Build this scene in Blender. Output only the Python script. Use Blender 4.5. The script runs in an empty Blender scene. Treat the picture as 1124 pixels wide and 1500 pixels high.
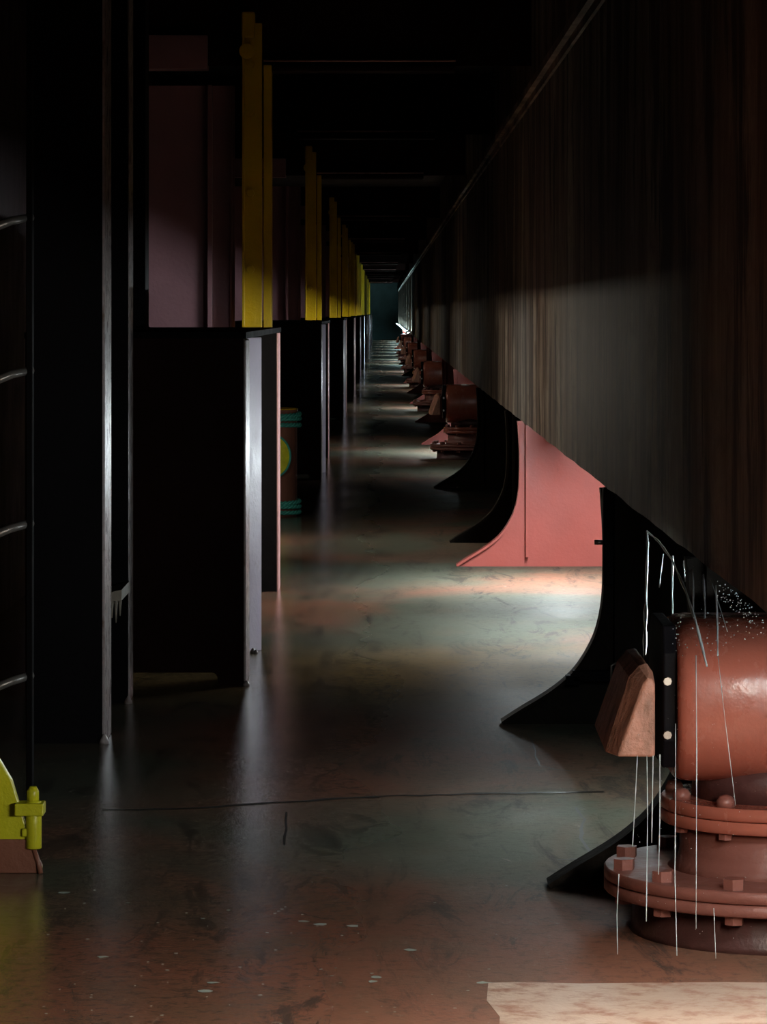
import bpy, bmesh, math, random
from mathutils import Vector, Matrix
random.seed(7)
C = bpy.context.scene.collection
sc = bpy.context.scene
PI = math.pi
H = 1.3            # eye height (m)
F = 5000.0         # focal length in pixels of the 1124x1500 frame


def X(px, Y): return (px - 562.0) * Y / F
def Z(py, Y): return H - (py - 458.0) * Y / F


# ------------------------------------------------------------------ materials
def new_mat(name):
    m = bpy.data.materials.new(name); m.use_nodes = True
    nt = m.node_tree
    return m, nt, nt.nodes['Principled BSDF']


def mapped_noise(nt, scale, detail=5, rough=.6, sx=(1, 1, 1), dist=0.0):
    tc = nt.nodes.new('ShaderNodeNewGeometry')
    mp = nt.nodes.new('ShaderNodeMapping'); mp.inputs['Scale'].default_value = sx
    nt.links.new(tc.outputs['Position'], mp.inputs['Vector'])
    n = nt.nodes.new('ShaderNodeTexNoise')
    n.inputs['Scale'].default_value = scale; n.inputs['Detail'].default_value = detail
    n.inputs['Roughness'].default_value = rough; n.inputs['Distortion'].default_value = dist
    nt.links.new(mp.outputs['Vector'], n.inputs['Vector'])
    return n.outputs['Fac']


def ramp(nt, fac, stops):
    r = nt.nodes.new('ShaderNodeValToRGB')
    e = r.color_ramp.elements
    while len(e) < len(stops): e.new(.5)
    for k, (p, c) in enumerate(stops):
        e[k].position = p
        e[k].color = (c[0], c[1], c[2], 1) if hasattr(c, '__len__') else (c, c, c, 1)
    nt.links.new(fac, r.inputs['Fac'])
    return r.outputs['Color']


def mix(nt, fac, a, b, mode='MIX'):
    n = nt.nodes.new('ShaderNodeMix'); n.data_type = 'RGBA'; n.blend_type = mode
    for sock, v in ((n.inputs[0], fac), (n.inputs[6], a), (n.inputs[7], b)):
        if hasattr(v, 'default_value'): nt.links.new(v, sock)
        elif hasattr(v, '__len__'): sock.default_value = (v[0], v[1], v[2], 1)
        else: sock.default_value = v
    return n.outputs[2]


def bump(nt, fac, bs, strength, dist=.01, normal=None):
    b = nt.nodes.new('ShaderNodeBump'); b.inputs['Strength'].default_value = strength
    b.inputs['Distance'].default_value = dist
    nt.links.new(fac, b.inputs['Height'])
    if normal is not None: nt.links.new(normal, b.inputs['Normal'])
    nt.links.new(b.outputs['Normal'], bs.inputs['Normal'])
    return b.outputs['Normal']


def paint(name, col, rust=(.09, .035, .018), amount=.3, rough=.32, wear=6.0, bmp=.25, spec=.5):
    m, nt, bs = new_mat(name)
    n = mapped_noise(nt, wear, 7, .65, (1, 1, .45))
    tint = mapped_noise(nt, 2.3, 3, .5)
    base = mix(nt, ramp(nt, tint, [(.3, 0.), (.75, 1.)]), [c * .82 for c in col], [min(1, c * 1.15) for c in col])
    c = mix(nt, ramp(nt, n, [(1 - amount - .18, 0.), (1 - amount, 1.)]), base, rust)
    nt.links.new(c, bs.inputs['Base Color'])
    nt.links.new(ramp(nt, n, [(.3, max(.05, rough - .1)), (.8, rough + .2)]), bs.inputs['Roughness'])
    bs.inputs['Specular IOR Level'].default_value = spec
    f = mapped_noise(nt, 45, 4, .6)
    bump(nt, f, bs, bmp, .01)
    return m


def plain(name, col, rough=.4, metal=0.0):
    m, nt, bs = new_mat(name)
    n = mapped_noise(nt, 18, 4, .6)
    c = mix(nt, ramp(nt, n, [(.3, 0.), (.7, 1.)]), [v * .8 for v in col], [min(1, v * 1.15) for v in col])
    nt.links.new(c, bs.inputs['Base Color'])
    bs.inputs['Roughness'].default_value = rough; bs.inputs['Metallic'].default_value = metal
    return m


RED = paint('red_oxide_paint', (.46, .092, .072), amount=.14, rough=.45, bmp=.1)
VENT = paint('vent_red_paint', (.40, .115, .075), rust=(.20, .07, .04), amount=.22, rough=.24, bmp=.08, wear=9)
VENTLOW = paint('vent_brown_red_paint', (.25, .088, .066), rust=(.16, .07, .05), amount=.25, rough=.42, bmp=.25, wear=9)  # vent red darkened for lower parts; light fall-off is in the colour
VENTBASE = paint('vent_dark_base_paint', (.085, .032, .028), rust=(.05, .022, .018), amount=.3, rough=.35)  # vent red darkened further: shade under flange and hood painted in
COPPER = paint('weathered_orange_paint', (.50, .23, .155), rust=(.26, .13, .085), amount=.35, rough=.5, wear=22, bmp=.5)
DARKRED = paint('dark_maroon_paint', (.017, .006, .005), rust=(.012, .006, .005), amount=.25, rough=.6, bmp=.1, spec=.06)
BLACK = paint('black_steel_paint', (.006, .0055, .007), rust=(.008, .006, .005), amount=.25, rough=.6, bmp=.1, spec=.06)
EDGE = paint('pale_worn_edge_paint', (.52, .46, .47), rust=(.20, .12, .08), amount=.3, rough=.28, wear=25)
PINK = paint('pink_worn_edge_paint', (.50, .25, .24), rust=(.22, .08, .06), amount=.25, rough=.35, wear=20)
LILAC = paint('pale_lilac_paint', (.50, .43, .52), rust=(.24, .16, .14), amount=.2, rough=.38, wear=18)
YELLOW = paint('yellow_safety_paint', (.62, .385, .006), rust=(.22, .10, .015), amount=.2, rough=.36)
LIME = paint('yellow_green_paint', (.55, .55, .02), rust=(.22, .15, .03), amount=.15, rough=.36)
BROWN = paint('brown_drum_paint', (.22, .09, .06), amount=.2, rough=.4)
ROPE = plain('green_rope', (.05, .33, .26), .7)
DISC = plain('yellow_disc_paint', (.72, .72, .03), .5)
STEEL = plain('worn_bolt_steel', (.42, .38, .33), .3, .7)
WHITE = plain('lamp_housing_paint', (.6, .62, .6), .4)
RAIL = paint('rail_worn_paint', (.34, .22, .15), rust=(.05, .025, .015), amount=.42, rough=.45, wear=1.6)

# wall with vertical rust streaks
WALL, nt, bs = new_mat('streaked_coaming_paint')
n1 = mapped_noise(nt, 1.0, 7, .72, (1, 1.9, .32), .25)
n2 = mapped_noise(nt, 1.0, 6, .70, (1, 3.6, .95), .2)
n3 = mapped_noise(nt, .6, 4, .6, (1, .7, .9))
n4 = mapped_noise(nt, 5.0, 6, .7, (1, .8, 1.6), .8)
c = mix(nt, ramp(nt, n1, [(.40, 0.), (.60, 1.)]), (.075, .042, .030), (.40, .34, .26))
c = mix(nt, ramp(nt, n4, [(.42, 0.), (.66, .7)]), c, (.15, .105, .075))
c = mix(nt, ramp(nt, n2, [(.50, 0.), (.58, .95)]), c, (.03, .017, .012))
c = mix(nt, ramp(nt, n3, [(.48, 0.), (.72, .75)]), c, (.055, .034, .025))
nt.links.new(c, bs.inputs['Base Color'])
bs.inputs['Roughness'].default_value = .6
bs.inputs['Specular IOR Level'].default_value = .25
bump(nt, n2, bs, .4, .02)

# wet deck
DECK, nt, bs = new_mat('wet_deck_paint')
big = mapped_noise(nt, .55, 5, .6, (1.3, 1, 1), .6)
mid = mapped_noise(nt, 3.0, 6, .65, (1, .7, 1))
fine = mapped_noise(nt, 30, 6, .7)
gp = nt.nodes.new('ShaderNodeNewGeometry'); sx_ = nt.nodes.new('ShaderNodeSeparateXYZ')
nt.links.new(gp.outputs['Position'], sx_.inputs[0])
# worn green-grey deck coat ends in bare red-brown primer towards the near end
my = nt.nodes.new('ShaderNodeMapRange'); my.inputs['From Min'].default_value = 8.1; my.inputs['From Max'].default_value = 6.5
nt.links.new(sx_.outputs['Y'], my.inputs['Value'])
ma = nt.nodes.new('ShaderNodeMath'); ma.operation = 'MULTIPLY_ADD'
nt.links.new(my.outputs['Result'], ma.inputs[0]); ma.inputs[1].default_value = -.24; nt.links.new(big, ma.inputs[2])
c = mix(nt, ramp(nt, ma.outputs[0], [(.36, 0.), (.56, 1.)]), (.27, .115, .075), (.125, .132, .098))
# broad ochre band across the deck abreast of the pedestal
mb = nt.nodes.new('ShaderNodeMapRange'); mb.inputs['From Min'].default_value = 10.6; mb.inputs['From Max'].default_value = 13.9
nt.links.new(sx_.outputs['Y'], mb.inputs['Value'])
mm = nt.nodes.new('ShaderNodeMath'); mm.operation = 'MULTIPLY_ADD'
nt.links.new(mid, mm.inputs[0]); mm.inputs[1].default_value = .25; nt.links.new(mb.outputs['Result'], mm.inputs[2])
c = mix(nt, ramp(nt, mm.outputs[0], [(.25, 0.), (.55, .9), (.72, .9), (1.0, 0.)]), c, (.36, .225, .095))
c = mix(nt, ramp(nt, mid, [(.45, 0.), (.72, .6)]), c, (.15, .11, .07))
c = mix(nt, ramp(nt, fine, [(.5, 0.), (.72, .75)]), c, (.055, .042, .034))
c = mix(nt, ramp(nt, mapped_noise(nt, 4.5, 8, .78, (1.6, .35, 1), 1.0), [(.53, 0.), (.62, .75)]), c, (.045, .038, .033))
c = mix(nt, ramp(nt, mapped_noise(nt, 26, 6, .8, (1.3, .5, 1), .5), [(.60, 0.), (.70, .6)]), c, (.34, .29, .24))
nt.links.new(c, bs.inputs['Base Color'])
wet = mapped_noise(nt, .8, 4, .6, (1, .6, 1), .3)
# a puddled gutter runs along the left side, the rest is only damp
mr = nt.nodes.new('ShaderNodeMapRange'); mr.inputs['From Min'].default_value = -.35; mr.inputs['From Max'].default_value = .5
nt.links.new(sx_.outputs['X'], mr.inputs['Value'])
nt.links.new(mix(nt, mr.outputs['Result'], ramp(nt, wet, [(.35, .05), (.5, .09), (.68, .17)]), ramp(nt, wet, [(.35, .50), (.5, .62), (.68, .75)])), bs.inputs['Roughness'])
bs.inputs['IOR'].default_value = 1.4
nt.links.new(ramp(nt, mr.outputs['Result'], [(0., .5), (1., .16)]), bs.inputs['Specular IOR Level'])
b1 = bump(nt, mapped_noise(nt, 7, 6, .7, (1, .5, 1)), bs, .12, .012)
bump(nt, mapped_noise(nt, 60, 5, .75), bs, .2, .004, b1)

SEAM = plain('dark_weld_seam', (.012, .010, .008), .45)
FLECK = plain('pale_paint_chip', (.42, .50, .46), .35)
PATCH = paint('pale_bare_deck_paint', (.58, .43, .34), rust=(.36, .17, .11), amount=.34, rough=.45, wear=14)
CEIL = paint('black_ceiling_paint', (.02, .016, .016), amount=.2, rough=.6)
HULL = paint('dark_hull_paint', (.014, .007, .008), rust=(.02, .01, .006), amount=.2, rough=.6, spec=.15)
OLIVE_SHADE = paint('dark_olive_paint', (.014, .009, .005), rust=(.01, .007, .004), amount=.3, rough=.6, spec=.15)
MATTE = paint('matte_black_paint', (.006, .0055, .006), rust=(.006, .005, .005), amount=.2, rough=.8, spec=.05)
FRAME = paint('dull_frame_paint', (.32, .155, .175), amount=.12, rough=.45)

WATER, nt, bs = new_mat('falling_water')
bs.inputs['Base Color'].default_value = (.86, .95, .95, 1)
bs.inputs['Roughness'].default_value = .12
bs.inputs['Transmission Weight'].default_value = .35
bs.inputs['IOR'].default_value = 1.33


def lamp_mat(name, col, strength):
    m, nt, bs = new_mat(name)
    bs.inputs['Base Color'].default_value = (.9, .9, .9, 1)
    bs.inputs['Emission Color'].default_value = (*col, 1)
    bs.inputs['Emission Strength'].default_value = strength
    return m


# ------------------------------------------------------------------ mesh helpers
def box(bm, x0, x1, y0, y1, z0, z1, mi=0):
    v = [bm.verts.new(p) for p in ((x0, y0, z0), (x1, y0, z0), (x1, y1, z0), (x0, y1, z0),
                                   (x0, y0, z1), (x1, y0, z1), (x1, y1, z1), (x0, y1, z1))]
    for f in ((3, 2, 1, 0), (4, 5, 6, 7), (0, 1, 5, 4), (1, 2, 6, 5), (2, 3, 7, 6), (3, 0, 4, 7)):
        bm.faces.new([v[i] for i in f]).material_index = mi


def prism(bm, pts, a0, a1, plane='XZ', pts2=None):
    """closed prism; plane XZ extrudes in Y, YZ in X, XY in Z"""
    def mk(p, a):
        if plane == 'XZ': return (p[0], a, p[1])
        if plane == 'YZ': return (a, p[0], p[1])
        return (p[0], p[1], a)
    A = [bm.verts.new(mk(p, a0)) for p in pts]
    B = [bm.verts.new(mk(p, a1)) for p in (pts2 or pts)]
    bm.faces.new(A); bm.faces.new(B[::-1])
    n = len(pts)
    for i in range(n):
        j = (i + 1) % n
        bm.faces.new((A[i], B[i], B[j], A[j]))


def tube(bm, path, r, seg=10, cap=True, smooth=True, radii=None):
    path = [Vector(p) for p in path]
    rings = []
    n = len(path)
    ref = None
    for i, p in enumerate(path):
        t = (path[min(i + 1, n - 1)] - path[max(i - 1, 0)]).normalized()
        if ref is None:
            ref = t.cross(Vector((0, 0, 1)) if abs(t.z) < .9 else Vector((1, 0, 0))).normalized()
        ref = (ref - t * ref.dot(t)).normalized()
        b = t.cross(ref)
        rr = radii[i] if radii else r
        rings.append([bm.verts.new(p + (ref * math.cos(2 * PI * k / seg) + b * math.sin(2 * PI * k / seg)) * rr) for k in range(seg)])
    for i in range(n - 1):
        for k in range(seg):
            f = bm.faces.new((rings[i][k], rings[i][(k + 1) % seg], rings[i + 1][(k + 1) % seg], rings[i + 1][k]))
            f.smooth = smooth
    if cap:
        bm.faces.new(rings[0][::-1]); bm.faces.new(rings[-1])


def lathe(bm, prof, cx=0, cy=0, seg=48, smooth=False):
    rings = [[bm.verts.new((cx + r * math.cos(2 * PI * k / seg), cy + r * math.sin(2 * PI * k / seg), z)) for k in range(seg)] for r, z in prof]
    for i in range(len(rings) - 1):
        for k in range(seg):
            f = bm.faces.new((rings[i][k], rings[i][(k + 1) % seg], rings[i + 1][(k + 1) % seg], rings[i + 1][k]))
            f.smooth = True
    bm.faces.new(rings[0][::-1]); bm.faces.new(rings[-1])


def hexbolt(bm, x, y, z, r, h):
    prism(bm, [(x + r * math.cos(PI / 3 * k + .3), y + r * math.sin(PI / 3 * k + .3)) for k in range(6)], z, z + h, 'XY')


def obj(name, bm, mat, parent=None, bevel=0.0, seg=2, auto=True):
    bmesh.ops.recalc_face_normals(bm, faces=bm.faces)
    me = bpy.data.meshes.new(name); bm.to_mesh(me); bm.free()
    for m in (mat if isinstance(mat, (list, tuple)) else [mat]): me.materials.append(m)
    o = bpy.data.objects.new(name, me); C.objects.link(o)
    if parent is not None: o.parent = parent
    if bevel:
        b = o.modifiers.new('bevel', 'BEVEL'); b.width = bevel; b.segments = seg
        b.limit_method = 'ANGLE'; b.angle_limit = math.radians(40)
    return o


def BM(): return bmesh.new()


def thing(name, label, cat, loc=(0, 0, 0), group=None):
    o = bpy.data.objects.new(name, None); C.objects.link(o)
    o.empty_display_size = .1
    o.location = loc; o['label'] = label; o['category'] = cat
    if group: o['group'] = group
    return o


def tag(o, label, cat, group=None, kind=None):
    o['label'] = label; o['category'] = cat
    if group: o['group'] = group
    if kind: o['kind'] = kind
    return o


def struct(name, bm, mat, bevel=0.0):
    o = obj(name, bm, mat, None, bevel); o['kind'] = 'structure'
    return o


def dup(root, loc, label):
    r = root.copy(); C.objects.link(r); r.location = loc; r['label'] = label
    for ch in list(root.children):
        c = ch.copy(); C.objects.link(c); c.parent = r
        for g in list(ch.children):
            d = g.copy(); C.objects.link(d); d.parent = c
    return r


ORD = ['nearest', 'second', 'third', 'fourth', 'fifth', 'sixth', 'seventh', 'eighth', 'ninth', 'tenth',
       'eleventh', 'twelfth', 'thirteenth', 'fourteenth', 'fifteenth', 'sixteenth', 'seventeenth', 'eighteenth', 'nineteenth', 'twentieth', 'twenty-first', 'twenty-second']
FAR = 165.0
PITCH = 14.6

# ------------------------------------------------------------------ setting
bm = BM()
box(bm, -1.75, 1.5, 1.0, FAR, -.06, 0.0, 0)


def strip(bm, pts, w, z=.0008, mi=1):
    prev = None
    for i, (x, y) in enumerate(pts):
        ww = w * random.uniform(.5, 1.4)
        a = pts[max(i - 1, 0)]; b = pts[min(i + 1, len(pts) - 1)]
        d = Vector((b[0] - a[0], b[1] - a[1])).normalized(); nrm = Vector((-d.y, d.x)) * ww / 2
        cur = (bm.verts.new((x - nrm.x, y - nrm.y, z)), bm.verts.new((x + nrm.x, y + nrm.y, z)))
        if prev:
            bm.faces.new((prev[0], cur[0], cur[1], prev[1])).material_index = mi
        prev = cur


def on_floor(px, py):
    Y = F * H / (py - 458.0)
    return (X(px, Y), Y)


# weld seam across the deck and paint cracks
seam = [(150, 1187), (230, 1186), (300, 1184), (360, 1179), (430, 1175), (500, 1170), (570, 1166), (640, 1165), (700, 1163), (760, 1162), (830, 1161), (915, 1160)]
pts = []
for (a, b) in zip(seam, seam[1:]):
    for t in (0, .33, .66):
        pts.append(on_floor(a[0] + (b[0] - a[0]) * t, a[1] + (b[1] - a[1]) * t + random.uniform(-.6, .6)))
strip(bm, pts, .024, .0012)
for line, w in (([(772, 1075), (782, 1092), (786, 1108), (790, 1122), (815, 1128), (850, 1130), (880, 1132)], .006),
                ([(842, 1183), (850, 1195), (858, 1200), (850, 1215), (852, 1228), (860, 1240), (868, 1252)], .008),
                ([(858, 1238), (875, 1238), (905, 1235)], .006), ([(735, 1238), (745, 1250), (760, 1254)], .005),
                ([(818, 1260), (850, 1258), (880, 1260)], .012), ([(418, 1190), (420, 1215), (417, 1238)], .006)):
    pts = []
    for a, b in zip(line, line[1:]):
        for t in (0, .5): pts.append(on_floor(a[0] + (b[0] - a[0]) * t + random.uniform(-2, 2), a[1] + (b[1] - a[1]) * t))
    pts.append(on_floor(*line[-1]))
    strip(bm, pts, w, .0010)
# chipped-paint flecks
for k in range(90):
    if k < 12:
        px, py = ((445, 1350), (470, 1355), (550, 1432), (601, 1392), (709, 1440), (375, 1178), (312, 1440), (517, 1357), (300, 1452), (545, 1438), (95, 1308), (150, 1402))[k]
        r = random.uniform(.008, .014)
    else:
        px, py = random.uniform(60, 760), random.uniform(1290, 1495); r = random.uniform(.001, .004)
    x, y = on_floor(px, py)
    vs = [bm.verts.new((x + r * 1.3 * random.uniform(.5, 1.3) * math.cos(a), y + r * 1.2 * random.uniform(.5, 1.3) * math.sin(a), .0009))
          for a in [2 * PI * i / 7 for i in range(7)]]
    bm.faces.new(vs).material_index = 2
# pale patch of deck at the lower right
pts = [(X(px, 6.6), F * H / (py - 458.0)) for px, py in ((716, 1440), (760, 1439), (850, 1441), (950, 1440), (1060, 1439))] + [(.8, 6.62), (.8, 6.0), (.2, 6.0), (.215, 6.3), (.195, 6.45)]
f = bm.faces.new([bm.verts.new((x, y, .0006)) for x, y in pts]); f.material_index = 3
if f.normal.z < 0: f.normal_flip()
struct('floor', bm, [DECK, SEAM, FLECK, PATCH])

bm = BM(); box(bm, -1.75, 1.5, 1.0, FAR, 3.05, 3.15)
struct('ceiling', bm, CEIL)
bm = BM(); box(bm, -1.75, -1.65, 1.0, FAR, 0, 3.05)
struct('wall_left', bm, HULL)
bm = BM(); box(bm, 1.40, 1.5, 1.0, FAR, 0, 3.05)
struct('wall_inboard', bm, HULL)
bm = BM(); box(bm, -1.75, 1.5, FAR, FAR + .1, 0, 3.05)
struct('wall_far', bm, paint('teal_grey_bulkhead_paint', (.42, .66, .68), amount=.1, rough=.6))  # teal colour stands in for haze and glow at the passage end
# coaming: hangs free of the deck, stepped back above its rail
WX, WZ0, WZ1 = .70, .752, 2.33
bm = BM()
ys = [1.0 + .21 * k for k in range(int((FAR - 1.0) / .21) + 1)]
prof = lambda y: WZ0 + .0015 * math.sin(y * 5.1) + random.uniform(-.002, .002)
prev = None
for y in ys:
    zb = prof(y)
    cur = [bm.verts.new(p) for p in ((WX, y, zb), (WX, y, WZ1), (WX + .09, y, WZ1), (WX + .09, y, 3.05), (WX + .13, y, 3.05), (WX + .13, y, WZ1 - .05), (WX + .08, y, WZ1 - .1), (WX + .08, y, zb))]
    if prev:
        for i in range(8):
            j = (i + 1) % 8
            bm.faces.new((prev[i], prev[j], cur[j], cur[i]))
    else: bm.faces.new(cur)
    prev = cur
bm.faces.new(prev[::-1])
struct('wall_right', bm, WALL)
bm = BM()
box(bm, WX - .035, WX, 1.0, FAR - .05, WZ1 - .012, WZ1 + .022)
box(bm, WX - .012, WX, 1.0, FAR - .05, WZ1 - .045, WZ1 - .012)
struct('trim_1', bm, RAIL)

# ------------------------------------------------------------------ lamps
LAMPS = [(5.2, 9.0, 'w'), (8.7, 1.0, 'c'), (13.8, 3.2, 'c'), (16.3, 7.0, 'c'), (27.6, .7, 'c'), (31.7, 6.5, 'c')]
for k in range(2, 6):
    LAMPS += [(28.0 + PITCH * (k - 1), .9, 'w' if k % 2 else 'c'), (31.9 + PITCH * (k - 1), 5., 'c')]


def make_lamp(loc, mat, label, half=None):
    t = thing('fluorescent_lamp', label, 'lamp', loc, 'tube lamps under the coaming')
    h = half or .62
    cross = half is not None
    def P(x, y, z): return (y, x, z) if cross else (x, y, z)
    bm = BM(); prism(bm, [(-.083 if not cross else -.05, .765), (.05, .765), (.05, .735), (.02, .71), (-.03, .71), (-.083 if not cross else -.05, .735)], -h, h, 'YZ' if cross else 'XZ')
    obj('housing', bm, WHITE, t)
    bm = BM(); tube(bm, [P(0, -h + .06, .676), P(0, h - .06, .676)], .014, 12)
    obj('tube', bm, mat, t)
    for s2 in (-1, 1):
        bm = BM(); yy = s2 * (h - .045)
        p, q = P(-.018, yy - .016, .655), P(.018, yy + .016, .712)
        box(bm, p[0], q[0], p[1], q[1], p[2], q[2])
        obj('lamp_holder', bm, WHITE, t)
    return t


E = 46.0
COLS = {'w': (1.0, .93, .80), 'c': (.86, .97, 1.0), 't': (.45, .85, .9)}
MATS = {}
for i, (y, s, k) in enumerate(LAMPS):
    key = (s, k)
    if key not in MATS: MATS[key] = lamp_mat('lamp_tube_%d' % len(MATS), COLS[k], E * s)
    make_lamp((.86, y, 0), MATS[key], ORD[i] + ' fluorescent tube lamp along the underside of the dark coaming')
t = make_lamp((1.06, 6.15, -.022), lamp_mat('lamp_tube_cross', COLS['c'], E * 1.7), 'fluorescent tube lamp mounted crosswise between coaming and inboard wall, nearest the camera', .34)  # added lamp outside the frame, there to light the nearest vent

# unseen tubes added under each left pedestal top plate to light wall and deck
def tube_lamp(x, y, z, mat, label, group, up, hood=0):
    t = thing('fluorescent_lamp', label, 'lamp', (x, y, z), group)
    bm = BM()
    if hood: prism(bm, [(-hood, .072), (hood, .072), (hood, .045), (.02, .05), (.02, .03), (-.02, .03), (-.02, .05), (-hood, .045)], -.55, .55, 'XZ')
    elif up: prism(bm, [(-.05, .072), (.05, .072), (.05, .05), (.02, .03), (-.02, .03), (-.05, .05)], -.5, .5, 'XZ')
    else: prism(bm, [(.082, .035), (.082, -.03), (.05, -.03), (.03, -.015), (.03, .02), (.05, .035)], -.6, .6, 'XZ')
    obj('housing', bm, WHITE, t)
    L_ = .45 if up else .55
    bm = BM(); tube(bm, [(0, -L_, 0), (0, L_, 0)], .014, 12); obj('tube', bm, mat, t)
    for q in (-1, 1):
        bm = BM()
        if up: box(bm, -.018, .018, q * L_ - .016, q * L_ + .016, -.02, .031)
        else: box(bm, -.02, .031, q * L_ - .016, q * L_ + .016, -.018, .018)
        obj('lamp_holder', bm, WHITE, t)
    return t


pm = lamp_mat('pedestal_tube', (1.0, .92, .76), E * 2.4)
pm2 = lamp_mat('dim_pedestal_tube', (1.0, .92, .76), E * .55)
for k in range(7):
    tube_lamp(-1.0, 15.2 + PITCH * k, 1.135, pm if k == 0 else pm2, 'tube lamp hidden under the top plate of the %s left pedestal' % ORD[k], 'tube lamps under the pedestal tops', True)
hm = lamp_mat('hooded_tube', (1.0, .94, .82), E * 1.2)  # unseen hooded lamps added to light the drum and the coaming beyond
for k in range(3):
    t = tube_lamp(-1.15, 19.2 + PITCH * k, 1.02, hm if k else lamp_mat('hooded_tube_near', (1.0, .94, .82), E * 3.4), 'hooded tube lamp on the left hull behind the %s red frame' % ORD[k], 'hooded hull lamps', True, .26)
    bm = BM(); box(bm, -.5, -.25, -.02, .02, .045, .072); obj('wall_arm', bm, WHITE, t)
# a row of bare tubes along the outer coaming edge, far down the passage
fm = lamp_mat('far_tube', (.62, .97, 1.0), E * 6)
for k in range(9):
    tube_lamp(.622, 86 + 9 * k, .785, fm, '%s bright tube in the far glowing row along the coaming edge' % ('first' if k == 0 else ORD[k]), 'far bare tubes on the coaming edge', False)

# ------------------------------------------------------------------ coaming brackets
CURVE = [(885, 705), (889, 780), (889, 850), (886, 890), (878, 925), (866, 952), (848, 980), (826, 1002), (800, 1021), (765, 1042), (737, 1060)]
CY = F * H / (1060 - 458)
cur = [(X(px, CY), Z(py, CY)) for px, py in CURVE]
cur[0] = (cur[0][0], .745); cur[-1] = (cur[-1][0], 0.0)


def smooth_curve(p, n=5):
    out = []
    for i in range(len(p) - 1):
        p0, p1, p2, p3 = p[max(i - 1, 0)], p[i], p[i + 1], p[min(i + 2, len(p) - 1)]
        for k in range(n):
            t = k / n
            out.append(tuple(.5 * (2 * b + (c_ - a) * t + (2 * a - 5 * b + 4 * c_ - d) * t * t + (3 * b - a - 3 * c_ + d) * t ** 3) for a, b, c_, d in zip(p0, p1, p2, p3)))
    out.append(p[-1]); return out


cs = smooth_curve(cur)
br = thing('coaming_bracket', 'x', 'bracket', (0, CY, 0), 'curved brackets under the coaming')
bm = BM(); prism(bm, [(1.40, 0), (1.40, .745)] + cs, -.011, .011); obj('web_plate', bm, RED, br)
bm = BM()
inner = []
for i, p in enumerate(cs):
    a = cs[max(i - 1, 0)]; b = cs[min(i + 1, len(cs) - 1)]
    d = Vector((b[0] - a[0], b[1] - a[1])).normalized()
    inner.append((p[0] + d.y * -.014 * -1, p[1] + d.x * .014 * -1) if False else (p[0] - d.y * -.0 + .0, p[1]))
off = []
for i, p in enumerate(cs):
    a = cs[max(i - 1, 0)]; b = cs[min(i + 1, len(cs) - 1)]
    d = Vector((b[0] - a[0], b[1] - a[1])).normalized()
    off.append((p[0] + d.y * .012, max(0, p[1] - d.x * .012)))
prism(bm, cs + off[::-1], -.045, .045); obj('face_flange', bm, RED, br)
bm = BM(); box(bm, .728, .742, -.055, -.011, .05, .742); obj('stiffener', bm, RED, br)
BR_Y = [(7.74, 'beside the dripping red vent head'), (CY, 'with small box on it, black against bright deck'),
        (17.5, 'brightly lit pinkish red one with a vertical stiffener'), (19.3, 'black one just behind the lit red bracket'),
        (25.3, 'dark one ahead of the distant vent heads')]
for k, y in enumerate([33.6, 40.4, 48.6, 55, 63, 70, 78, 85, 93, 100, 108, 122]):
    BR_Y.append((y, ORD[k + 5] + ' from the camera, far down the passage'))
# each bracket, the first position moves the source itself
for k, (y, d) in enumerate(BR_Y):
    lab = 'curved steel bracket under the coaming, ' + d
    if k == 0: br.location = (0, y, 0); br['label'] = lab
    else: b = dup(br, (0, y, 0), lab)
    if k == 0:
        SRC = b0 = br
    if k == 1: br1 = b
    if k == 3: br3 = b
    if k == 4: br4 = b

for ch in list(b0.children) + list(br1.children):          # shade painted in: the two foremost brackets swap red for dark olive
    ch.data = ch.data.copy(); ch.data.materials[0] = OLIVE_SHADE
for far_b in (br3, br4):  # two farther backlit brackets get the same dark colour for their shade
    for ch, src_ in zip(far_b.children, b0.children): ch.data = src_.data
# small fittings on the black bracket
t = thing('junction_box', 'small black box with a bright pin on the black curved bracket', 'box', (0, CY - .03, 0))
bm = BM(); box(bm, X(881, CY), X(897, CY), -.07, -.016, Z(855, CY), Z(712, CY)); obj('cover', bm, BLACK, t, .006)
bm = BM(); tube(bm, [(X(869, CY), -.045, Z(792, CY)), (X(882, CY), -.045, Z(792, CY))], .008, 10); obj('pin', bm, STEEL, t)
t = thing('clamp', 'small black clamp with bolt on the foot of the black curved bracket', 'clamp', (0, CY - .01, 0))
bm = BM(); box(bm, X(828, CY), X(850, CY), -.05, -.001, Z(1001, CY), Z(987, CY)); obj('lug', bm, BLACK, t, .003)
bm = BM(); box(bm, X(838, CY), X(905, CY), -.05, -.001, Z(996, CY), Z(980, CY)); obj('strap', bm, BLACK, t, .003)
bm = BM(); tube(bm, [(X(894, CY), -.05, Z(995, CY)), (X(894, CY), -.05, Z(972, CY)), (X(902, CY), -.05, Z(968, CY))], .004, 8); obj('bolt', bm, STEEL, t)

# ------------------------------------------------------------------ vent heads
VX, VY = .825, 7.2


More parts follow.
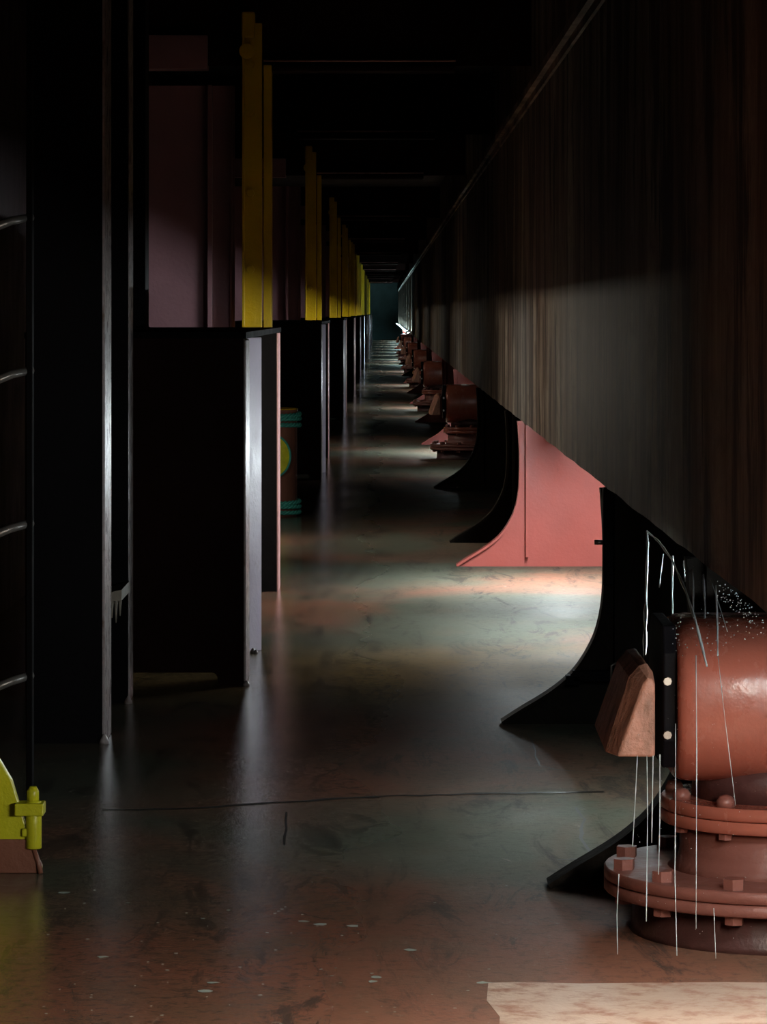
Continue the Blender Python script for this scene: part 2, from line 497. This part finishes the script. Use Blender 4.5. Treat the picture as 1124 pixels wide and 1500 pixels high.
def make_vent(label):
    t = thing('vent_head', label, 'vent', (VX, VY, 0), 'tank vent heads along the right side')
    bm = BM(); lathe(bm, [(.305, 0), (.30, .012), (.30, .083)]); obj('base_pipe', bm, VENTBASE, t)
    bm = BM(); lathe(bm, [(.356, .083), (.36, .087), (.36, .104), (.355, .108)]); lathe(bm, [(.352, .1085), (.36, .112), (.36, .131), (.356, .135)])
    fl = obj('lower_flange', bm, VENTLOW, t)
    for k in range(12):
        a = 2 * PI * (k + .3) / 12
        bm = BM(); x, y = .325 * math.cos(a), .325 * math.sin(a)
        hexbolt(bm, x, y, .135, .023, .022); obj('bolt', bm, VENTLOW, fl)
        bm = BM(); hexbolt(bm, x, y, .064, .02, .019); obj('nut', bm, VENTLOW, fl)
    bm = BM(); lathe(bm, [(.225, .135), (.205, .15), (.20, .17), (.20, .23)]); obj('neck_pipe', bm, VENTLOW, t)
    bm = BM(); lathe(bm, [(.236, .23), (.24, .233), (.24, .252), (.237, .256)]); lathe(bm, [(.234, .2565), (.24, .26), (.24, .28), (.237, .284)])
    fl = obj('upper_flange', bm, VENT, t)
    for k in range(10):
        a = 2 * PI * (k + .55) / 10
        bm = BM(); x, y = .215 * math.cos(a), .215 * math.sin(a)
        lathe(bm, [(.019, .284), (.019, .296), (.013, .305), (.004, .308)], x, y, 12); obj('bolt', bm, VENTLOW, fl)
        bm = BM(); hexbolt(bm, x, y, .216, .015, .0139); obj('nut', bm, VENTLOW, fl)
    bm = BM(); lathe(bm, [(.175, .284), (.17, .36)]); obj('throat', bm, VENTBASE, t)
    # barrel-shaped hood: rounded profile in Y-Z, run across X
    bm = BM()
    pr = []
    for k in range(40):
        a = 2 * PI * k / 40
        ca, sa = math.cos(a), math.sin(a)
        e = .62 if sa > 0 else .85
        pr.append((.245 * math.copysign(abs(ca) ** e, ca), .49 + .172 * math.copysign(abs(sa) ** e, sa)))
    rows = []
    for (x, s) in ((-.222, .90), (-.216, .955), (-.204, .985), (-.185, 1), (.185, 1), (.204, .985), (.216, .955), (.222, .90)):
        rows.append([bm.verts.new((x, p[0] * s, .49 + (p[1] - .49) * s)) for p in pr])
    for a, b in zip(rows, rows[1:]):
        for k in range(40):
            bm.faces.new((a[k], a[(k + 1) % 40], b[(k + 1) % 40], b[k])).smooth = True
    bm.faces.new(rows[0][::-1]); bm.faces.new(rows[-1])
    obj('hood', bm, VENT, t)
    # side frame plate with bolts and top lug
    bm = BM()
    prism(bm, [(-.15, .36), (.15, .36), (.19, .42), (.19, .60), (.14, .655), (-.16, .655), (-.19, .60), (-.19, .42)], -.25, -.222, 'YZ')
    sf = obj('side_frame', bm, BLACK, t, .004)
    for z in (.545, .435):
        bm = BM(); tube(bm, [(-.243, -.214, z), (-.243, -.206, z), (-.243, -.2055, z), (-.243, -.178, z)], .006, 8, radii=[.0085, .0095, .005, .005]); obj('bolt', bm, STEEL, sf)
    # sloping side cover
    Yc = VY - .2
    def L(p): return [(X(px, Yc) - VX, Z(py, Yc)) for px, py in p]
    front = L([(902, 1104), (957, 1104), (957, 1000), (953, 990), (946, 990), (940, 998)])
    back = L([(884, 1092), (957, 1106), (957, 985), (948, 971), (934, 974), (920, 990)])
    midp = L([(886, 1103), (957, 1106), (957, 985), (948, 972), (936, 976), (922, 992)])
    bm = BM()
    loops = []
    for pp, y in ((front, -.255), (midp, -.19), (back, .12)):
        loops.append([bm.verts.new((a, y, b)) for a, b in pp])
    for A, B in zip(loops, loops[1:]):
        for i in range(6):
            j = (i + 1) % 6
            bm.faces.new((A[i], B[i], B[j], A[j]))
    bm.faces.new(loops[0]); bm.faces.new(loops[-1][::-1])
    obj('side_cover', bm, COPPER, t, .006, 3)
    return t


v0 = make_vent('big red vent head with bolted flanges, dripping water, at the right foreground')
for k, y in enumerate([30.4, 45.0, 59.6, 74.2, 88.8, 103.4]):
    dup(v0, (VX - (0.05 if k == 0 else .08), y, 0), ('dim red vent head with a wet rim, second from the camera' if k == 0 else 'small red vent head, ' + ORD[k + 1] + ' from the camera, far down the right side'))

# ------------------------------------------------------------------ left pedestals
PY = 11.9
ped = thing('pedestal', 'nearest tall dark maroon plate pedestal on the left with pale worn edge', 'pedestal', (0, PY, 0), 'steel pedestals along the left side')
xr = -.487
bm = BM()
arch = [(-.60 + .022 * math.sin(a), .023 + .022 * math.cos(a)) for a in [k * PI / 8 for k in range(5)]]
prism(bm, [(-1.25, 0), (-.98, 0), (-.98, .045)] + arch + [(-.578, 0), (xr, 0), (xr, 1.21), (-1.25, 1.21)], 0, .02)
fp = obj('front_plate', bm, DARKRED, ped)
bm = BM(); box(bm, xr - .004, xr + .007, 0, .33, 0, 1.205); obj('side_flange', bm, EDGE, fp, .004)
bm = BM(); prism(bm, [(-1.25, 1.165), (-.525, 1.165), (-.525, 1.195), (-1.25, 1.195)], 1.16, 1.19)
box(bm, -1.25, -.52, 1.16, 1.18, 0, 1.21)
mp = obj('middle_plate', bm, DARKRED, ped)
bm = BM()
fl = []
prism(bm, [(-.521, 1.15), (-.469, 1.24), (-.477, 1.245), (-.529, 1.155)], .0, 1.205, 'XY')
obj('angled_flange', bm, LILAC, mp, .003)
bm = BM(); tube(bm, [(-.524, 1.147, 0), (-.522, 1.147, .6), (-.524, 1.147, 1.2)], .0042, 8); obj('yellow_edge', bm, YELLOW, mp)['label'] = 'yellow edge line'
bm = BM(); box(bm, -1.25, -.497, 4.0, 4.02, 0, 1.21); rp = obj('rear_plate', bm, MATTE, ped)  # near-black in place of maroon: shade on this plate painted in
bm = BM(); box(bm, -.498, -.490, 4.0, 4.3, 0, 1.205); obj('side_flange', bm, PINK, rp, .003)
bm = BM(); box(bm, -1.25, -.478, -.03, 4.05, 1.21, 1.232); obj('top_plate', bm, MATTE, ped)
bm = BM(); box(bm, -1.25, -1.23, .02, 4.0, 0, 1.21); obj('back_plate', bm, DARKRED, ped)
for k in range(1, 10):
    dup(ped, (0, PY + PITCH * k, 0), ORD[k] + ' maroon plate pedestal from the camera on the left side')

# weld drips at the pedestal foot
for (px, y, r) in ((361, 11.885, .012), (371, 13.03, .012), (375, 13.02, .009)):
    bm = BM(); x = X(px, y)
    lathe(bm, [(r, 0), (r * .95, r * .7), (r * .5, r * 1.4), (r * .15, r * 1.7)], x, y, 10)
    tag(obj('paint_blob', bm, EDGE), 'pale paint blob at the foot of the %s' % {361: 'front pale plate edge', 371: 'angled lilac flange, left one', 375: 'angled lilac flange, right one'}[px], 'paint blob', 'paint blobs at plate feet')

# ------------------------------------------------------------------ yellow posts, frames, beams
QY = 18.15
yp = thing('yellow_post', 'nearest and broadest yellow post with bolt heads above the first pedestal', 'post', (0, QY, 0), 'yellow posts along the left side')
bm = BM(); box(bm, X(355, QY), X(384, QY), 0, .03, 0, 2.84); obj('face_plate', bm, YELLOW, yp, .004)
bm = BM(); box(bm, X(355, QY), X(359, QY), -.02, 0, 0, 2.80); obj('lip', bm, YELLOW, yp, .003)
bm = BM(); box(bm, X(386, QY), X(398, QY), .01, .16, 0, 2.62); obj('side_flange', bm, YELLOW, yp, .004)
for z in (2.36, 1.935, 1.53, 2.62):
    bm = BM(); zz = z
    r = .024
    prism(bm, [(X(367, QY) + r * math.cos(PI / 3 * k), zz + r * math.sin(PI / 3 * k)) for k in range(6)], -.02, .005); obj('bolt_head', bm, YELLOW, yp, .003)
bm = BM(); tube(bm, [(X(362, QY), -.03, Z(75, QY)), (X(362, QY), .05, Z(75, QY))], .042, 16); obj('top_boss', bm, YELLOW, yp, .004)
bm = BM(); box(bm, X(354, QY), X(374, QY), -.02, .03, 2.76, 2.90); obj('top_tab', bm, YELLOW, yp, .012)

wf = thing('web_frame', 'nearest red hull frame plate with stiffeners left of the broad yellow post', 'frame', (0, QY + .2, 0), 'red hull frames along the left side')
bm = BM(); box(bm, -1.65, -.80, 0, .02, 0, 2.52); obj('web_plate', bm, FRAME, wf)
bm = BM(); box(bm, X(302, QY), X(309, QY), -.07, 0, 0, 2.52); obj('stiffener', bm, FRAME, wf, .003)
bm = BM(); box(bm, X(335, QY), X(338, QY), -.03, 0, 0, 2.52); obj('stiffener', bm, FRAME, wf, .003)
bm = BM(); box(bm, -1.65, X(303, QY), -.16, .02, Z(100, QY), Z(50, QY)); obj('cross_bar', bm, FRAME, wf, .004)

cb = thing('ceiling_beam', 'nearest dark overhead beam crossing the passage at the broad yellow post', 'beam', (0, QY, 0), 'overhead beams across the passage')
bm = BM(); box(bm, -1.65, WX + .09, .10, .115, 2.62, 3.05); obj('web', bm, DARKRED, cb)
bm = BM(); box(bm, X(386, QY), .385, .02, .2, 2.585, 2.62); obj('lower_flange', bm, DARKRED, cb, .012, 3)
bm = BM(); tube(bm, [(X(386, QY), .02, 2.64), (.385, .02, 2.64)], .006, 8); obj('flange_lip', bm, PINK, cb)
for k in range(1, 10):
    y = PITCH * k
    dup(yp, (0, QY + y, 0), ORD[k] + ' yellow post from the camera on the left side')
    dup(wf, (0, QY + .2 + y, 0), ORD[k] + ' red hull frame plate from the camera on the left side')
    dup(cb, (0, QY + y, 0), ORD[k] + ' overhead beam from the camera, spanning the passage')
cb2 = dup(cb, (0, 25.2, -.0), 'thin dim overhead beam midway between the first and second yellow posts')

# ------------------------------------------------------------------ near left columns
YA, YB = 10.3, 11.36
t = thing('steel_column', 'foremost black plate column on the left with a long pale edge', 'column', (0, YA, 0))
bm = BM(); box(bm, -1.07, X(150, YA), 0, .02, 0, 3.05); obj('plate', bm, BLACK, t)
bm = BM(); box(bm, X(150, YA) - .004, X(150, YA) + .008, .0, .24, 0, 3.05); obj('side_flange', bm, EDGE, t, .004)
bm = BM(); lathe(bm, [(.016, 0), (.014, .01), (.006, .024), (.002, .03)], X(153, YA), -.004, 10); obj('weld_blob', bm, EDGE, t)
t = thing('steel_column', 'narrow black plate column just behind the foremost left one', 'column', (0, YB, 0))
bm = BM(); box(bm, -1.07, X(188, YB), 0, .02, 0, 3.05); obj('plate', bm, BLACK, t)
bm = BM(); box(bm, X(187, YB) - .004, X(187, YB) + .004, .0, .20, 0, 3.05); obj('side_flange', bm, EDGE, t, .003)
bm = BM(); lathe(bm, [(.014, 0), (.012, .01), (.005, .02), (.002, .025)], X(188, YB), -.004, 10); obj('weld_blob', bm, EDGE, t)
t = thing('steel_column', 'unlit black column rising behind the nearest pedestal front, left of the red frame', 'column', (0, 12.02, 0))
bm = BM(); box(bm, -1.0, X(213, 12.02), 0, .18, 1.232, 3.05); obj('plate', bm, BLACK, t, .004)
bm = BM(); box(bm, -1.02, X(214, 12.02), -.02, .2, 1.232, 1.25); obj('foot_plate', bm, BLACK, t, .003)
# dripping ledge between the columns
t = thing('ledge', 'small pale ledge with dried drips between the two nearest left columns', 'ledge', (0, 11.0, 0))
yl = 11.0
bm = BM(); prism(bm, [(X(150, yl), Z(890, yl)), (X(178, yl), Z(880, yl)), (X(178, yl), Z(864, yl)), (X(168, yl), Z(866, yl)), (X(150, yl), Z(872, yl))], 0, .36)
lg = obj('slab', bm, plain('grey_ledge_paint', (.45, .41, .35), .5), t)
for px, y1 in ((160, 918), (164, 905), (170, 912), (176, 902)):
    bm = BM(); tube(bm, [(X(px, yl), -.002, Z(880, yl)), (X(px, yl), -.002, Z((880 + y1) / 2, yl)), (X(px, yl), -.002, Z(y1, yl))], .004, 8, radii=[.006, .004, .002]); obj('drip', bm, lg.data.materials[0], t)

# ladder on the far left
YL = 9.0
t = thing('ladder', 'dark steel ladder at the left edge with three gleaming rungs', 'ladder', (0, YL, 0))
for px in (46, -130):
    bm = BM(); box(bm, X(px, YL) - .012, X(px, YL) + .004, -.02, .03, 0, 2.9); obj('stringer', bm, MATTE, t, .003)
for py in (548, 772, 995, 324):
    bm = BM(); tube(bm, [(X(-130, YL), .005, Z(py + 34, YL)), (X(-20, YL), -.05, Z(py + 16, YL)), (X(20, YL), -.045, Z(py, YL)), (X(46, YL), .005, Z(py - 6, YL))], .011, 12); obj('rung', bm, plain('rung_steel', (.2, .19, .18), .3, .5), t)

# ------------------------------------------------------------------ yellow stopper lower left
YS = 7.93
t = thing('hinged_stopper', 'yellow triangular steel stopper with hinge pin on the wet deck, lower left', 'stopper', (0, YS, 0))
bm = BM(); prism(bm, [(X(-90, YS), 0), (X(60, YS), 0), (X(62, YS), Z(1270, YS)), (X(40, YS), Z(1215, YS)), (X(18, YS), Z(1142, YS)), (X(0, YS), Z(1112, YS)), (X(-50, YS), Z(1030, YS)), (X(-90, YS), Z(1010, YS))], -.012, .012)
gp = obj('gusset_plate', bm, LIME, t, .003)
bm = BM(); prism(bm, [(X(-90, YS), 0), (X(61, YS), 0), (X(62, YS), Z(1268, YS)), (X(42, YS), Z(1228, YS)), (X(-90, YS), Z(1228, YS))], -.0145, .0145)
obj('rusty_foot', bm, BROWN, t, .002)['label'] = 'rusty brown foot of the plate'
bm = BM(); tube(bm, [(X(50, YS), -.01, Z(1242, YS)), (X(50, YS), -.01, Z(1172, YS))], .0185, 16); obj('hinge_barrel', bm, LIME, t, .003)
bm = BM(); tube(bm, [(X(49, YS), -.01, Z(1176, YS)), (X(49, YS), -.01, Z(1158, YS)), (X(49, YS), -.01, Z(1151, YS))], .013, 14, radii=[.014, .014, .008]); obj('hinge_pin', bm, LIME, t)
bm = BM(); box(bm, X(24, YS), X(66, YS), -.04, .02, Z(1192, YS), Z(1174, YS)); obj('hinge_lug', bm, LIME, t, .003)
bm = BM(); box(bm, X(33, YS), X(44, YS), -.02, .01, Z(1224, YS), Z(1212, YS)); obj('stop_block', bm, LIME, t, .003)
bm = BM(); tube(bm, [(X(50, YS), -.012, Z(1242, YS)), (X(57, YS), -.014, Z(1262, YS)), (X(61, YS), -.02, 0.0)], .006, 8); obj('weld_rod', bm, BROWN, t)

# ------------------------------------------------------------------ drum with ropes
YD = 21.85
t = thing('steel_drum', 'brown drum with green ropes and yellow disc behind the nearest pedestal', 'drum', (X(400, YD), YD, 0))
bm = BM(); lathe(bm, [(.150, 0), (.155, .01), (.155, .66), (.16, .668), (.16, .684), (.15, .684), (.146, .668)], seg=40); obj('body', bm, BROWN, t)
bm = BM(); tube(bm, [(.158 * math.cos(a), .158 * math.sin(a), .684) for a in [2 * PI * k / 40 for k in range(41)]], .004, 8); obj('rim', bm, YELLOW, t)


def rope_ring(bm, R, z, tilt=0.0, r=.009, ph=0.0, turns=34):
    for s in range(3):
        p = []
        N = 240
        for k in range(N + 1):
            a = 2 * PI * k / N; w = a * turns / 3 + 2 * PI * s / 3 + ph
            rr = R + r * .62 * math.cos(w)
            p.append((rr * math.cos(a), rr * math.sin(a), z + tilt * math.sin(a + ph) + r * .62 * math.sin(w)))
        tube(bm, p, r * .62, 6, cap=False)


bm = BM()
for z, ti, ph in ((.648, .008, .4), (.618, .006, 2.2), (.585, .005, 4)): rope_ring(bm, .17, z, ti, .013, ph)
obj('upper_rope', bm, ROPE, t)
bm = BM()
for z, ti, ph in ((.088, .006, 1), (.06, .005, 3), (.03, .004, 5)): rope_ring(bm, .17, z, ti, .012, ph)
obj('lower_rope', bm, ROPE, t)
bm = BM()
zc = Z(667, YD)
ring = [(.112 * math.cos(2 * PI * k / 40), zc + .132 * math.sin(2 * PI * k / 40)) for k in range(40)]
cols = []
for k in range(21):
    a = PI * k / 20; x = -.112 * math.cos(a); h = max(.002, .132 * math.sin(a))
    yo, yi = -math.sqrt(.175 ** 2 - x * x), -math.sqrt(.1585 ** 2 - x * x)
    cols.append([bm.verts.new(p) for p in ((x, yo, zc - h), (x, yo, zc + h), (x, yi, zc + h), (x, yi, zc - h))])
bm.faces.new(cols[0]); bm.faces.new(cols[-1][::-1])
for A, B in zip(cols, cols[1:]):
    for i in range(4): bm.faces.new((A[i], B[i], B[(i + 1) % 4], A[(i + 1) % 4]))
dsc = obj('yellow_disc', bm, DISC, t)
bm = BM(); tube(bm, [(x * 1.03, -math.sqrt(.178 ** 2 - x * x), zc + (z - zc) * 1.03) for x, z in ring + ring[:1]], .007, 8, cap=False); obj('disc_rope', bm, ROPE, dsc)

# ------------------------------------------------------------------ dripping water
def edgeY(px): return WX * F / (px - 562.0)


streams = [
    ([(948, 779, 8.9), (949, 800, 8.6), (947, 860, 8.1), (946, 920, 7.7), (945, 972, 7.25)], .0050, 'thick bright water stream falling onto the sloping vent cover, leftmost under the edge'),
    ([(948, 778, 8.95), (965, 793, 8.4), (985, 820, 7.8), (1005, 866, 7.3), (1020, 912, 7.0), (1036, 976, 6.9)], .0034, 'curving water jet arcing from the edge down to the vent hood'),
    ([(972, 812, 8.3), (969, 835, 8.2), (966, 860, 8.1)], .0016, 'short thin water drip between the thick stream and the arcing jet'),
    ([(986, 815, 8.2), (985, 870, 7.9), (986, 934, 7.5)], .0024, 'straight water stream just under the middle of the arcing jet'),
    ([(1002, 822, 7.95), (1004, 852, 7.8)], .0022, 'short water drip right at the coaming edge above the jet'),
    ([(1015, 831, 7.72), (1016, 880, 7.4), (1017, 960, 7.1)], .0026, 'bright water stream second right of the arcing jet'),
    ([(1031, 842, 7.45), (1033, 890, 7.2), (1032, 930, 7.05)], .0028, 'bright short water stream before the middle of the vent hood top'),
    ([(1049, 858, 7.2), (1051, 905, 7.05), (1052, 960, 6.92)], .0022, 'water stream at the right falling on the vent hood front'),
    ([(1042, 850, 7.3), (1055, 890, 7.1), (1066, 925, 6.95)], .0013, 'slanting thin water thread over the vent hood shoulder'),
    ([(907, 1280, 6.80), (904, 1340, 6.8), (905, 1398, 6.8)], .0010, 'thin water thread falling past the left rim of the lower flange'),
    ([(934, 1107, 6.90), (931, 1170, 6.88), (927, 1240, 6.86)], .0012, 'water thread dripping from left part of the sloping cover'),
    ([(948, 1107, 6.84), (949, 1200, 6.82), (947, 1350, 6.78)], .0012, 'long water thread dripping from the right part of the sloping cover'),
    ([(957, 1107, 6.92), (955, 1235, 6.9)], .0014, 'water thread from the right corner of the sloping cover'),
    ([(967, 1105, 6.90), (967, 1200, 6.89), (965, 1281, 6.88)], .0015, 'bright water thread in the dark gap beside the vent hood'),
    ([(990, 1060, 6.86), (990, 1180, 6.83), (989, 1280, 6.8), (992, 1400, 6.76)], .0011, 'long water thread along the left side of the vent hood'),
    ([(1020, 960, 6.88), (1021, 1100, 6.78), (1020, 1360, 6.74)], .0012, 'long straight water thread down the front of the vent head'),
    ([(1052, 960, 6.88), (1062, 1050, 6.8), (1078, 1180, 6.74)], .0008, 'faint slanting water thread across the vent hood front'),
    ([(1046, 1330, 6.72), (1049, 1404, 6.72)], .0010, 'water thread under the front bolt of the lower flange'),
]
for p, r, lab in streams:
    pts = [Vector((X(a, y), y, Z(b, y))) for a, b, y in p]
    fine_pts = []
    for a, b in zip(pts, pts[1:]):
        for k in range(5): fine_pts.append(a.lerp(b, k / 5))
    fine_pts.append(pts[-1])
    bm = BM(); tube(bm, fine_pts, r, 8, radii=[r * random.uniform(.45, 1.15) for _ in fine_pts])
    tag(obj('water_stream', bm, WATER), lab, 'water stream', 'water streams dripping from the coaming')
# splashing beads along the edge and on the hood: nobody could count them
bm = BM()
for k in range(260):
    q = random.random()
    if q < .35:
        px = random.uniform(1050, 1112); y = edgeY(px) - .25; py = 458 + (H - WZ0) * F / edgeY(px) + random.uniform(6, 34)
        y = 6.98
    elif q < .7: px, py, y = random.uniform(985, 1120), random.gauss(930, 16), 6.99 - random.uniform(0, .02)
    else: px, py, y = random.uniform(930, 1110), random.uniform(980, 1390), random.uniform(6.7, 6.8)
    x, z = X(px, y), Z(py, y); r = random.uniform(.0006, .0018) if q < .7 else random.uniform(.0004, .0008)
    bmesh.ops.create_icosphere(bm, subdivisions=1, radius=r, matrix=Matrix.Translation((x, y, z)))
tag(obj('water_spray', bm, WATER), 'spray of fine droplets around the dripping red vent hood', 'spray', kind='stuff')

# ------------------------------------------------------------------ camera, world, view
cam = bpy.data.cameras.new('camera'); co = bpy.data.objects.new('camera', cam); C.objects.link(co)
co.location = (0, 0, H); co.rotation_euler = (PI / 2, 0, 0)
cam.sensor_width = 36; cam.sensor_fit = 'AUTO'; cam.lens = 36 * F / 1500
cam.shift_y = -(750 - 458) / 1500.0
cam.clip_start = .1; cam.clip_end = 400
sc.camera = co
w = bpy.data.worlds.new('night'); sc.world = w; w.use_nodes = True
w.node_tree.nodes['Background'].inputs['Color'].default_value = (.02, .025, .035, 1)
w.node_tree.nodes['Background'].inputs['Strength'].default_value = .02
vs = sc.view_settings
sc.display_settings.display_device = 'sRGB'
vs.view_transform = 'Standard'; vs.look = 'None'; vs.exposure = 0.22; vs.gamma = 1.0; vs.use_curve_mapping = False
sc.cycles.caustics_reflective = False; sc.cycles.caustics_refractive = False
sc.cycles.max_bounces = 8; sc.cycles.diffuse_bounces = 3; sc.cycles.glossy_bounces = 5
sc.cycles.transmission_bounces = 4; sc.cycles.sample_clamp_indirect = 4.0
sc.cycles.use_light_tree = True
